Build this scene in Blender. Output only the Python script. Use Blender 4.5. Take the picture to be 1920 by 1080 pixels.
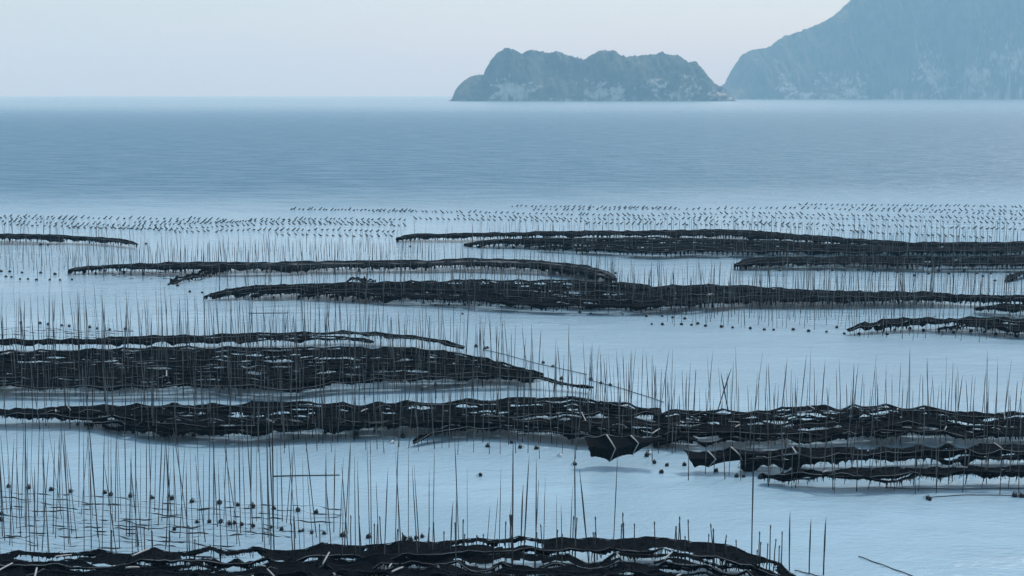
import bpy, math, random
import numpy as np
from mathutils import Vector, noise as mnoise

for o in list(bpy.data.objects):
    bpy.data.objects.remove(o)
scene = bpy.context.scene
C = scene.collection
R = math.radians

# ------------------------------------------------------------------ camera
FPX = 3000.0                      # focal length in pixels of a 1920 px wide picture
CAM_H = 30.0
TILT = math.atan(363.0 / FPX)     # horizon sits above the middle of the frame
cam_d = bpy.data.cameras.new('camera')
cam_d.sensor_width = 36.0
cam_d.lens = FPX / 1920.0 * 36.0
cam_d.clip_start = 0.5
cam_d.clip_end = 120000.0
cam = bpy.data.objects.new('camera', cam_d)
C.objects.link(cam)
cam.location = (0, 0, CAM_H)
cam.rotation_euler = (math.pi / 2 - TILT, 0, 0)
scene.camera = cam

# ------------------------------------------------------------------ world, sun, exposure
SUN_EL, SUN_ROT = R(48), R(35)
world = bpy.data.worlds.new('World')
scene.world = world
world.use_nodes = True
wn, wl = world.node_tree.nodes, world.node_tree.links
wn.clear()
w_out = wn.new('ShaderNodeOutputWorld')
w_bg = wn.new('ShaderNodeBackground')
w_sky = wn.new('ShaderNodeTexSky')
w_sky.sky_type = 'NISHITA'
w_sky.sun_disc = False
w_sky.sun_elevation = SUN_EL
w_sky.sun_rotation = SUN_ROT
w_sky.altitude = 0.0
w_sky.air_density = 1.0
w_sky.dust_density = 1.0
w_sky.ozone_density = 2.0
w_bg.inputs['Strength'].default_value = 0.15
w_mix = wn.new('ShaderNodeMix')          # a thin even veil of high cloud over the clear sky
w_mix.data_type = 'RGBA'
w_mix.inputs['Factor'].default_value = 0.8
w_co = wn.new('ShaderNodeTexCoord')
w_mp = wn.new('ShaderNodeMapping')
w_mp.inputs['Scale'].default_value = (3.0, 3.0, 9.0)
w_nz = wn.new('ShaderNodeTexNoise')
w_nz.inputs['Scale'].default_value = 1.6
w_nz.inputs['Detail'].default_value = 5
w_rp = wn.new('ShaderNodeValToRGB')
w_rp.color_ramp.elements[0].position = 0.3
w_rp.color_ramp.elements[1].position = 0.7
w_rp.color_ramp.elements[0].color = (1.24, 1.68, 1.98, 1)
w_rp.color_ramp.elements[1].color = (1.46, 1.86, 2.10, 1)
wl.new(w_co.outputs['Generated'], w_mp.inputs['Vector'])
wl.new(w_mp.outputs[0], w_nz.inputs['Vector'])
wl.new(w_nz.outputs['Fac'], w_rp.inputs['Fac'])
wl.new(w_rp.outputs['Color'], w_mix.inputs['B'])
wl.new(w_sky.outputs[0], w_mix.inputs['A'])
wl.new(w_mix.outputs['Result'], w_bg.inputs['Color'])
wl.new(w_bg.outputs[0], w_out.inputs['Surface'])

sun_d = bpy.data.lights.new('sun', 'SUN')
sun_d.energy = 1.4
sun_d.angle = R(10)
sun_d.color = (1.0, 0.975, 0.94)
sun = bpy.data.objects.new('sun', sun_d)
C.objects.link(sun)
sdir = Vector((math.sin(SUN_ROT) * math.cos(SUN_EL), math.cos(SUN_ROT) * math.cos(SUN_EL), math.sin(SUN_EL)))
sun.rotation_euler = sdir.to_track_quat('Z', 'Y').to_euler()
sun.location = sdir * 200

vs = scene.view_settings
vs.view_transform = 'Standard'
vs.look = 'None'
vs.exposure = 1.0
vs.gamma = 1.0
vs.use_curve_mapping = False
scene.cycles.use_denoising = True
scene.cycles.max_bounces = 6
scene.cycles.volume_bounces = 2

# ------------------------------------------------------------------ places: a point of the photograph -> a point of the bay
CT, ST = math.cos(TILT), math.sin(TILT)


def ray(px, py):
    u, v = (px - 960.0) / FPX, (540.0 - py) / FPX
    return np.array([u, CT + v * ST, -ST + v * CT])


def at(px, py, z=0.0):
    d = ray(px, py)
    k = (z - CAM_H) / d[2]
    return np.array([d[0] * k, d[1] * k, z])


def at_dist(px, py, Y):
    d = ray(px, py)
    k = Y / d[1]
    return np.array([d[0] * k, Y, CAM_H + d[2] * k])


# ------------------------------------------------------------------ noise helpers
class N1:
    def __init__(self, seed):
        self.t = np.random.RandomState(seed).uniform(-1, 1, 1024)

    def __call__(self, x):
        x = np.asarray(x, float)
        i = np.floor(x).astype(int)
        f = x - i
        f = f * f * (3 - 2 * f)
        return self.t[i % 1024] * (1 - f) + self.t[(i + 1) % 1024] * f


class N2:
    def __init__(self, seed):
        self.t = np.random.RandomState(seed).uniform(-1, 1, (256, 256))

    def __call__(self, x, y):
        x, y = np.broadcast_arrays(np.asarray(x, float), np.asarray(y, float))
        i, j = np.floor(x).astype(int), np.floor(y).astype(int)
        f, g = x - i, y - j
        f = f * f * (3 - 2 * f)
        g = g * g * (3 - 2 * g)
        t = self.t
        a, b = t[i % 256, j % 256], t[(i + 1) % 256, j % 256]
        c, d = t[i % 256, (j + 1) % 256], t[(i + 1) % 256, (j + 1) % 256]
        return (a * (1 - f) + b * f) * (1 - g) + (c * (1 - f) + d * f) * g


def fbm2(n, x, y, octs=5, gain=0.5):
    r, a = 0.0, 1.0
    for k in range(octs):
        r = r + a * n(x * 2 ** k + 13.7 * k, y * 2 ** k + 5.1 * k)
        a *= gain
    return r


# ------------------------------------------------------------------ materials
def mat(name, col, rough=0.7, spec=0.3, var=0.25, scale=3.0, bump=0.0, col2=None):
    m = bpy.data.materials.new(name)
    m.use_nodes = True
    nt = m.node_tree
    b = nt.nodes['Principled BSDF']
    b.inputs['Roughness'].default_value = rough
    b.inputs['Specular IOR Level'].default_value = spec
    geo = nt.nodes.new('ShaderNodeNewGeometry')
    nz = nt.nodes.new('ShaderNodeTexNoise')
    nz.inputs['Scale'].default_value = scale
    nz.inputs['Detail'].default_value = 5
    nt.links.new(geo.outputs['Position'], nz.inputs['Vector'])
    rp = nt.nodes.new('ShaderNodeValToRGB')
    rp.color_ramp.elements[0].position = 0.3
    rp.color_ramp.elements[1].position = 0.7
    c2 = col2 or tuple(min(1, c * (1 + var)) for c in col)
    c1 = col if col2 else tuple(c * (1 - var) for c in col)
    rp.color_ramp.elements[0].color = (*c1, 1)
    rp.color_ramp.elements[1].color = (*c2, 1)
    nt.links.new(nz.outputs['Fac'], rp.inputs['Fac'])
    nt.links.new(rp.outputs['Color'], b.inputs['Base Color'])
    if bump:
        bp = nt.nodes.new('ShaderNodeBump')
        bp.inputs['Strength'].default_value = 1.0
        bp.inputs['Distance'].default_value = bump
        nt.links.new(nz.outputs['Fac'], bp.inputs['Height'])
        nt.links.new(bp.outputs['Normal'], b.inputs['Normal'])
    return m


M_weed = mat('wet_seaweed', (0.0008, 0.0013, 0.0022), 0.85, 0.02, col2=(0.0060, 0.0082, 0.0112), scale=9.0, bump=0.02)
M_thin = mat('sparse_net', (0.03, 0.036, 0.042), 0.7, 0.2, col2=(0.07, 0.08, 0.09), scale=5.0)
M_pole = mat('weathered_bamboo', (0.06, 0.064, 0.066), 0.7, 0.15, col2=(0.17, 0.175, 0.175), scale=0.8)
M_pole2 = mat('dark_bamboo', (0.025, 0.027, 0.03), 0.7, 0.15, col2=(0.08, 0.083, 0.085), scale=0.8)
for m_ in (M_pole, M_pole2):      # the tide leaves the foot of a pole wet and overgrown
    nt_ = m_.node_tree
    g_, x_, r_, k_ = (nt_.nodes.new(t) for t in ('ShaderNodeNewGeometry', 'ShaderNodeSeparateXYZ', 'ShaderNodeMapRange', 'ShaderNodeMix'))
    k_.data_type = 'RGBA'
    r_.inputs['From Min'].default_value = 0.35
    r_.inputs['From Max'].default_value = 1.1
    nt_.links.new(g_.outputs['Position'], x_.inputs[0])
    nt_.links.new(x_.outputs['Z'], r_.inputs['Value'])
    nt_.links.new(r_.outputs['Result'], k_.inputs['Factor'])
    k_.inputs['A'].default_value = (0.014, 0.016, 0.015, 1)
    b_ = nt_.nodes['Principled BSDF']
    nt_.links.new(b_.inputs['Base Color'].links[0].from_socket, k_.inputs['B'])
    nt_.links.new(k_.outputs['Result'], b_.inputs['Base Color'])
M_bar = mat('bleached_bamboo', (0.24, 0.25, 0.25), 0.6, 0.3, col2=(0.42, 0.43, 0.43), scale=4.0)
M_line = mat('pale_rope', (0.01, 0.012, 0.015), 0.8, 0.2, col2=(0.26, 0.28, 0.30), scale=0.5)
M_dline = mat('weedy_rope', (0.006, 0.008, 0.01), 0.8, 0.1, col2=(0.03, 0.034, 0.04), scale=1.5)
M_rope = mat('wet_rope', (0.03, 0.035, 0.04), 0.8, 0.2, col2=(0.08, 0.085, 0.09), scale=5.0)
M_post = mat('dark_post', (0.02, 0.022, 0.024), 0.6, 0.3, col2=(0.06, 0.06, 0.06), scale=3.0)
M_float = mat('black_float', (0.005, 0.006, 0.008), 0.35, 0.3, col2=(0.012, 0.013, 0.015), scale=5.0)
M_foam = mat('white_foam', (0.62, 0.63, 0.62), 0.5, 0.3, col2=(0.8, 0.8, 0.8), scale=6.0)


def make_water():
    m = bpy.data.materials.new('bay_water')
    m.use_nodes = True
    nt = m.node_tree
    n, l = nt.nodes, nt.links
    b = n['Principled BSDF']
    geo = n.new('ShaderNodeNewGeometry')
    sep = n.new('ShaderNodeSeparateXYZ')
    l.new(geo.outputs['Position'], sep.inputs[0])

    def noise(scale, vec=None, detail=4, rough=0.55):
        t = n.new('ShaderNodeTexNoise')
        t.inputs['Scale'].default_value = scale
        t.inputs['Detail'].default_value = detail
        t.inputs['Roughness'].default_value = rough
        l.new(vec if vec is not None else geo.outputs['Position'], t.inputs['Vector'])
        return t

    def maprange(src, a, bb, c, d):
        r = n.new('ShaderNodeMapRange')
        r.interpolation_type = 'SMOOTHSTEP'
        for k, v in zip(('From Min', 'From Max', 'To Min', 'To Max'), (a, bb, c, d)):
            r.inputs[k].default_value = v
        l.new(src, r.inputs['Value'])
        return r.outputs['Result']

    def math_(op, a, bb):
        t = n.new('ShaderNodeMath')
        t.operation = op
        for k, v in ((0, a), (1, bb)):
            if isinstance(v, (int, float)):
                t.inputs[k].default_value = v
            else:
                l.new(v, t.inputs[k])
        return t.outputs[0]

    mp = n.new('ShaderNodeMapping')
    mp.inputs['Scale'].default_value = (0.55, 1.0, 1.0)
    l.new(geo.outputs['Position'], mp.inputs['Vector'])
    # wind: the open bay beyond the racks is ruffled, the water among them is sheltered
    wander = noise(0.004, detail=3)
    yy = math_('ADD', math_('SUBTRACT', sep.outputs['Y'], math_('MULTIPLY', sep.outputs['X'], 0.16)), math_('MULTIPLY', math_('SUBTRACT', wander.outputs['Fac'], 0.5), 130.0))
    open_sea = maprange(yy, 300.0, 560.0, 0.0, 1.0)
    lee = maprange(sep.outputs['Y'], 1100.0, 4600.0, 1.0, 0.5)      # calmer again under the hills
    open_sea = math_('MULTIPLY', open_sea, lee)
    slick = noise(0.035, mp.outputs[0], 4)
    sl = maprange(slick.outputs['Fac'], 0.35, 0.65, 0.45, 1.5)
    rip = noise(2.2, mp.outputs[0], 5, 0.62)
    paws = noise(0.09, mp.outputs[0], 4, 0.6)
    pw = maprange(paws.outputs['Fac'], 0.36, 0.64, 0.35, 1.7)
    chop = noise(0.28, mp.outputs[0], 5, 0.6)
    h1 = math_('MULTIPLY', rip.outputs['Fac'], math_('MULTIPLY', sl, 0.125))
    h2 = math_('MULTIPLY', chop.outputs['Fac'], math_('MULTIPLY', pw, math_('ADD', 0.11, math_('MULTIPLY', open_sea, 1.0))))
    hh = math_('ADD', h1, h2)
    bp = n.new('ShaderNodeBump')
    bp.inputs['Strength'].default_value = 1.0
    bp.inputs['Distance'].default_value = 1.0
    l.new(hh, bp.inputs['Height'])
    l.new(bp.outputs['Normal'], b.inputs['Normal'])
    l.new(math_('ADD', 0.13, math_('MULTIPLY', open_sea, 0.19)), b.inputs['Roughness'])
    b.inputs['IOR'].default_value = 1.33
    l.new(math_('SUBTRACT', 0.5, math_('MULTIPLY', open_sea, math_('MULTIPLY', pw, 0.2))), b.inputs['Specular IOR Level'])
    # silty shallows; sky brightness on the sheltered water is also painted into this pale base
    silt = noise(0.02, mp.outputs[0], 4)
    mx = n.new('ShaderNodeMix')
    mx.data_type = 'RGBA'
    mx.inputs['A'].default_value = (0.275, 0.425, 0.53, 1)
    mx.inputs['B'].default_value = (0.345, 0.50, 0.605, 1)
    l.new(silt.outputs['Fac'], mx.inputs['Factor'])
    mx2 = n.new('ShaderNodeMix')
    mx2.data_type = 'RGBA'
    mx2.inputs['B'].default_value = (0.040, 0.150, 0.240, 1)  # darker reflection of the ruffled sea put into the colour, weaker towards the hills
    l.new(open_sea, mx2.inputs['Factor'])
    l.new(mx.outputs['Result'], mx2.inputs['A'])
    l.new(mx2.outputs['Result'], b.inputs['Base Color'])
    return m


def make_hill():
    m = bpy.data.materials.new('wooded_rock')
    m.use_nodes = True
    nt = m.node_tree
    n, l = nt.nodes, nt.links
    b = n['Principled BSDF']
    b.inputs['Roughness'].default_value = 0.9
    b.inputs['Specular IOR Level'].default_value = 0.1
    geo = n.new('ShaderNodeNewGeometry')
    nz = n.new('ShaderNodeTexNoise')
    nz.inputs['Scale'].default_value = 0.05
    nz.inputs['Detail'].default_value = 6
    l.new(geo.outputs['Position'], nz.inputs['Vector'])
    wood = n.new('ShaderNodeValToRGB')
    wood.color_ramp.elements[0].color = (0.008, 0.014, 0.011, 1)
    wood.color_ramp.elements[1].color = (0.036, 0.05, 0.032, 1)
    wood.color_ramp.elements[0].position = 0.35
    wood.color_ramp.elements[1].position = 0.7
    l.new(nz.outputs['Fac'], wood.inputs['Fac'])
    nz2 = n.new('ShaderNodeTexNoise')
    nz2.inputs['Scale'].default_value = 0.011
    nz2.inputs['Detail'].default_value = 5
    l.new(geo.outputs['Position'], nz2.inputs['Vector'])
    dry = n.new('ShaderNodeMapRange')
    dry.inputs['From Min'].default_value = 0.42
    dry.inputs['From Max'].default_value = 0.62
    dry.inputs['To Max'].default_value = 0.75
    l.new(nz2.outputs['Fac'], dry.inputs['Value'])
    scrub = n.new('ShaderNodeMix')
    scrub.data_type = 'RGBA'
    scrub.inputs['B'].default_value = (0.105, 0.095, 0.07, 1)
    l.new(dry.outputs['Result'], scrub.inputs['Factor'])
    l.new(wood.outputs['Color'], scrub.inputs['A'])
    rock = n.new('ShaderNodeValToRGB')
    rock.color_ramp.elements[0].color = (0.12, 0.118, 0.112, 1)
    rock.color_ramp.elements[1].color = (0.58, 0.57, 0.55, 1)
    l.new(nz.outputs['Fac'], rock.inputs['Fac'])
    at_ = n.new('ShaderNodeAttribute')
    at_.attribute_name = 'bare_rock'
    mx = n.new('ShaderNodeMix')
    mx.data_type = 'RGBA'
    l.new(at_.outputs['Fac'], mx.inputs['Factor'])
    l.new(scrub.outputs['Result'], mx.inputs['A'])
    l.new(rock.outputs['Color'], mx.inputs['B'])
    l.new(mx.outputs['Result'], b.inputs['Base Color'])
    return m


# ------------------------------------------------------------------ object helpers
def mesh(name, verts, faces, material, smooth=False):
    me = bpy.data.meshes.new(name)
    me.from_pydata([tuple(map(float, v)) for v in verts], [], [tuple(map(int, f)) for f in faces])
    me.materials.append(material)
    if smooth:
        me.polygons.foreach_set('use_smooth', [True] * len(me.polygons))
    me.update()
    return me


def link(name, data, parent=None, loc=None):
    o = bpy.data.objects.new(name, data)
    C.objects.link(o)
    if parent is not None:
        o.parent = parent
    if loc is not None:
        o.location = loc
    return o


def tag(o, label=None, cat=None, group=None, kind=None):
    if label:
        o['label'] = label
    if cat:
        o['category'] = cat
    if group:
        o['group'] = group
    if kind:
        o['kind'] = kind
    return o


class MB:
    """collects shapes of ONE mesh"""

    def __init__(self):
        self.v, self.f = [], []

    def add(self, v, f):
        o = len(self.v)
        self.v += [tuple(p) for p in v]
        self.f += [tuple(i + o for i in q) for q in f]

    def tube(self, pts, rad, n=6, cap=True):
        pts = np.asarray(pts, float)
        k = len(pts)
        rad = np.broadcast_to(np.asarray(rad, float), (k,))
        tan = np.gradient(pts, axis=0)
        tan /= np.linalg.norm(tan, axis=1)[:, None] + 1e-9
        ref = np.array([0, 0, 1.0]) if abs(tan[:, 2]).mean() < 0.8 else np.array([0, 1.0, 0])
        a = np.cross(tan, ref)
        a /= np.linalg.norm(a, axis=1)[:, None] + 1e-9
        b = np.cross(tan, a)
        v = []
        for q in range(n):
            t = 2 * math.pi * q / n
            v.append(pts + rad[:, None] * (math.cos(t) * a + math.sin(t) * b))
        v = np.stack(v, 1).reshape(-1, 3)
        f = [(i * n + q, i * n + (q + 1) % n, (i + 1) * n + (q + 1) % n, (i + 1) * n + q)
             for i in range(k - 1) for q in range(n)]
        if cap:
            f += [tuple(range(n))[::-1], tuple((k - 1) * n + q for q in range(n))]
        self.add(v, f)

    def lathe(self, prof, n=10):
        v = [(r * math.cos(2 * math.pi * q / n), r * math.sin(2 * math.pi * q / n), z) for r, z in prof for q in range(n)]
        k = len(prof)
        f = [(i * n + q, i * n + (q + 1) % n, (i + 1) * n + (q + 1) % n, (i + 1) * n + q)
             for i in range(k - 1) for q in range(n)]
        self.add(v, f)

    def mesh(self, name, material, smooth=True):
        return mesh(name, self.v, self.f, material, smooth)


ORD = ['', 'first', 'second', 'third', 'fourth', 'fifth', 'sixth', 'seventh', 'eighth', 'ninth', 'tenth', 'eleventh',
       'twelfth', 'thirteenth', 'fourteenth', 'fifteenth', 'sixteenth', 'seventeenth', 'eighteenth', 'nineteenth', 'twentieth']


def ordinal(k):
    if k <= 20:
        return ORD[k]
    tens = {2: 'twenty', 3: 'thirty', 4: 'forty', 5: 'fifty', 6: 'sixty'}[k // 10]
    return tens + '-' + ORD[k % 10] if k % 10 else tens[:-1] + 'ieth'


# ------------------------------------------------------------------ the bay
SEA = 34000.0
sea = link('sea_water', mesh('sea_water', [(-SEA, -400, 0), (SEA, -400, 0), (SEA, SEA, 0), (-SEA, SEA, 0)], [(0, 1, 2, 3)], make_water()))
tag(sea, 'pale blue rippled water of the wide bay', 'water', kind='structure')

# ------------------------------------------------------------------ the hills across the bay
M_hill = make_hill()


def hill(name, outline, front_py, depth, label, seed, nx, ny, rocks, x_ext=None):
    """a wooded limestone ridge: outline = crest as seen, front_py = shoreline, depth in metres behind the shore"""
    oi = np.array(outline, float)
    px = np.linspace(oi[0, 0], oi[-1, 0], nx)
    crest_py = np.interp(px, oi[:, 0], oi[:, 1])
    fpx = np.array(front_py, float)
    shore_py = np.interp(px, fpx[:, 0], fpx[:, 1])
    shore = np.array([at(a, b, 0.0) for a, b in zip(px, shore_py)])
    Y0 = np.median(shore[:, 1])
    n2, n3 = N2(seed), N2(seed + 7)
    # the crest stands some way behind the shore; lower spurs keep nearer to it
    hgt = np.array([at_dist(a, b, Y0 + depth * 0.42)[2] for a, b in zip(px, crest_py)])
    X = (px - 960) / FPX * CT * Y0 * 1.0
    X = np.array([at_dist(a, 188, Y0 + depth * 0.3)[0] for a in px])
    hgt = np.maximum(hgt, 0.0)
    t = np.linspace(0, 1, ny) ** 1.45
    V, att = [], []
    XX = X[None, :] * np.ones((ny, 1))
    T = t[:, None] * np.ones((1, nx))
    fold = fbm2(n2, XX / 120.0, T * 2.0 + XX / 400.0, 4, 0.6)          # buttresses and gullies
    up = np.clip(T / 0.42, 0, 1)
    prof_front = up ** np.clip(0.62 + 0.34 * fold, 0.25, 1.3)
    down = np.clip((1 - T) / 0.58, 0, 1)
    prof = np.where(T <= 0.42, prof_front, np.sqrt(down) * (0.9 + 0.1 * down))
    YY = Y0 + T * depth + 60 * fold * np.sin(np.pi * np.clip(T, 0, 1))
    ZZ = hgt[None, :] * prof
    edge = np.clip(ZZ / 60.0, 0, 1)
    bump = fbm2(n3, XX / 42.0, YY / 42.0, 4, 0.6)
    crown = np.abs(n3(XX / 13.0, YY / 16.0)) + 0.6 * np.abs(n2(XX / 6.0, YY / 8.0))
    ZZ = ZZ + edge * (5.0 * bump + 8.0 * crown - 4.0)
    ZZ = np.where(T <= 0.001, -2.0, ZZ)
    ZZ = np.where(T >= 0.999, -2.0, ZZ)
    V = np.stack([XX + 4 * bump * edge, YY, ZZ], -1).reshape(-1, 3)
    F = [(j * nx + i, j * nx + i + 1, (j + 1) * nx + i + 1, (j + 1) * nx + i) for j in range(ny - 1) for i in range(nx - 1)]
    me = mesh(name, V, F, M_hill, True)
    # bare cliffs: where the wood has not taken hold
    PX = px[None, :] * np.ones((ny, 1))
    frac = ZZ / np.maximum(hgt[None, :], 1)
    r = np.zeros_like(ZZ)
    for (cx, wx, z0, z1, s) in rocks:
        r = np.maximum(r, s * np.exp(-((PX - cx) / wx) ** 2) * np.exp(-((ZZ - (z0 + z1) / 2) / max(z1 - z0, 1)) ** 2 * 2))
    cut = fbm2(n2, XX / 30.0, ZZ / 16.0, 4, 0.65)
    cut2 = fbm2(n3, XX / 12.0, ZZ / 7.0, 3, 0.6)
    a = np.clip((r * 1.7 + 0.55 * cut + 0.4 * cut2 - 0.6) * 2.2, 0, 1) * (r > 0.05)
    shore_rock = np.clip((7 - ZZ) / 5, 0, 1) * (T < 0.2) * np.clip(0.3 + cut, 0, 1)
    a = np.clip(np.maximum(a, 0.7 * shore_rock), 0, 1).reshape(-1)
    at_ = me.attributes.new('bare_rock', 'FLOAT', 'POINT')
    at_.data.foreach_set('value', a.astype(np.float32))
    o = link(name, me)
    tag(o, label, 'hill', kind='structure')
    return o


isl = [(842, 191), (848, 184), (853, 170), (858, 162), (875, 147), (890, 142), (905, 140), (910, 128), (920, 112), (930, 100), (945, 92),
       (955, 90), (965, 96), (975, 100), (985, 97), (1000, 94), (1020, 96), (1027, 100), (1043, 97), (1055, 103), (1080, 107), (1095, 111),
       (1105, 107), (1115, 100), (1120, 97), (1132, 94), (1150, 95), (1158, 101), (1175, 108), (1200, 105), (1230, 101), (1245, 98),
       (1265, 103), (1285, 110), (1305, 120), (1320, 132), (1328, 145), (1340, 157), (1352, 163), (1362, 171), (1369, 181), (1374, 189)]
hill('island', isl, [(842, 190.6), (1374, 189)], 620, 'long wooded rocky island with pale cliffs, left of the mountain', 11, 620, 90,
     [(965, 40, 10, 75, 0.95), (945, 22, 40, 60, 0.5), (1120, 34, 10, 70, 0.7), (1155, 22, 5, 60, 0.85), (1225, 22, 10, 90, 0.55), (1265, 30, 5, 45, 0.6), (1330, 26, 0, 40, 0.55),
      (1290, 30, 30, 110, 0.4), (1070, 50, 2, 12, 0.5)])
mtn = [(1352, 188), (1358, 168), (1366, 158), (1375, 153), (1385, 140), (1390, 128), (1393, 113), (1400, 102), (1412, 95), (1440, 90), (1450, 88), (1460, 78), (1475, 68),
       (1490, 64), (1520, 55), (1550, 42), (1570, 27), (1600, 3), (1640, -24), (1700, -44), (1800, -64), (1920, -72), (2060, -74), (2200, -60),
       (2350, -20), (2500, 30), (2600, 120), (2680, 188)]
hill('mountain', mtn, [(1352, 188), (1600, 187.5), (1920, 186.5), (2680, 186)], 1500, 'large wooded mountain with pale shore cliffs, rising out of frame', 23, 900, 130,
     [(1455, 18, 10, 130, 0.6), (1485, 14, 5, 40, 0.7), (1535, 22, 5, 40, 0.6), (1565, 24, 25, 50, 0.75), (1590, 14, 10, 28, 0.7), (1645, 12, 20, 55, 0.7), (1720, 40, 5, 25, 0.5),
      (1720, 34, 60, 230, 0.66), (1790, 28, 60, 210, 0.66), (1850, 40, 150, 330, 0.5), (1560, 40, 60, 150, 0.5), (1805, 18, 25, 50, 0.75), (1880, 45, 35, 70, 0.7), (1540, 14, 0, 12, 0.9), (1920, 40, 25, 40, 0.5)])

# ------------------------------------------------------------------ seaweed nets
rng = np.random.RandomState(5)
random.seed(5)
POLES = []          # (x, y, height, radius, lean_x, lean_y, field)
NET_H = 1.45


def resample(P, step):
    P = np.asarray(P, float)
    d = np.r_[0, np.cumsum(np.linalg.norm(np.diff(P[:, :2], axis=0), axis=1))]
    n = max(8, int(d[-1] / step))
    s = np.linspace(0, d[-1], n)
    x, y = np.interp(s, d, P[:, 0]), np.interp(s, d, P[:, 1])
    k = max(3, int(3.0 / step)) | 1
    ker = np.hanning(k + 2)[1:-1]
    ker /= ker.sum()

    def sm(a):
        e = np.r_[[2 * a[0] - a[i] for i in range(k // 2, 0, -1)], a, [2 * a[-1] - a[-i - 1] for i in range(1, k // 2 + 1)]]
        return np.convolve(e, ker, 'valid')
    return s, sm(x), sm(y)


def bays(s, bay, amp, seed):
    """droop between the poles that hold an edge"""
    r = np.random.RandomState(seed)
    posts = [r.uniform(-bay, 0)]
    while posts[-1] < s[-1] + bay:
        posts.append(posts[-1] + bay * r.uniform(0.55, 1.5))
    posts = np.array(posts)
    amps = amp * r.uniform(0.25, 1.5, len(posts))
    i = np.clip(np.searchsorted(posts, s) - 1, 0, len(posts) - 2)
    u = (s - posts[i]) / (posts[i + 1] - posts[i])
    return amps[i] * (4 * u * (1 - u)), posts


BAR_ME = {}


def bar_mesh():
    if 'bar' not in BAR_ME:
        mb = MB()
        mb.tube([(-0.5, 0, 0), (-0.2, 0, 0.012), (0.2, 0, 0.014), (0.5, 0, 0)], [0.05, 0.055, 0.052, 0.045], 6)
        BAR_ME['bar'] = mb.mesh('spreader_bar', M_bar)
    return BAR_ME['bar']


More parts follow.
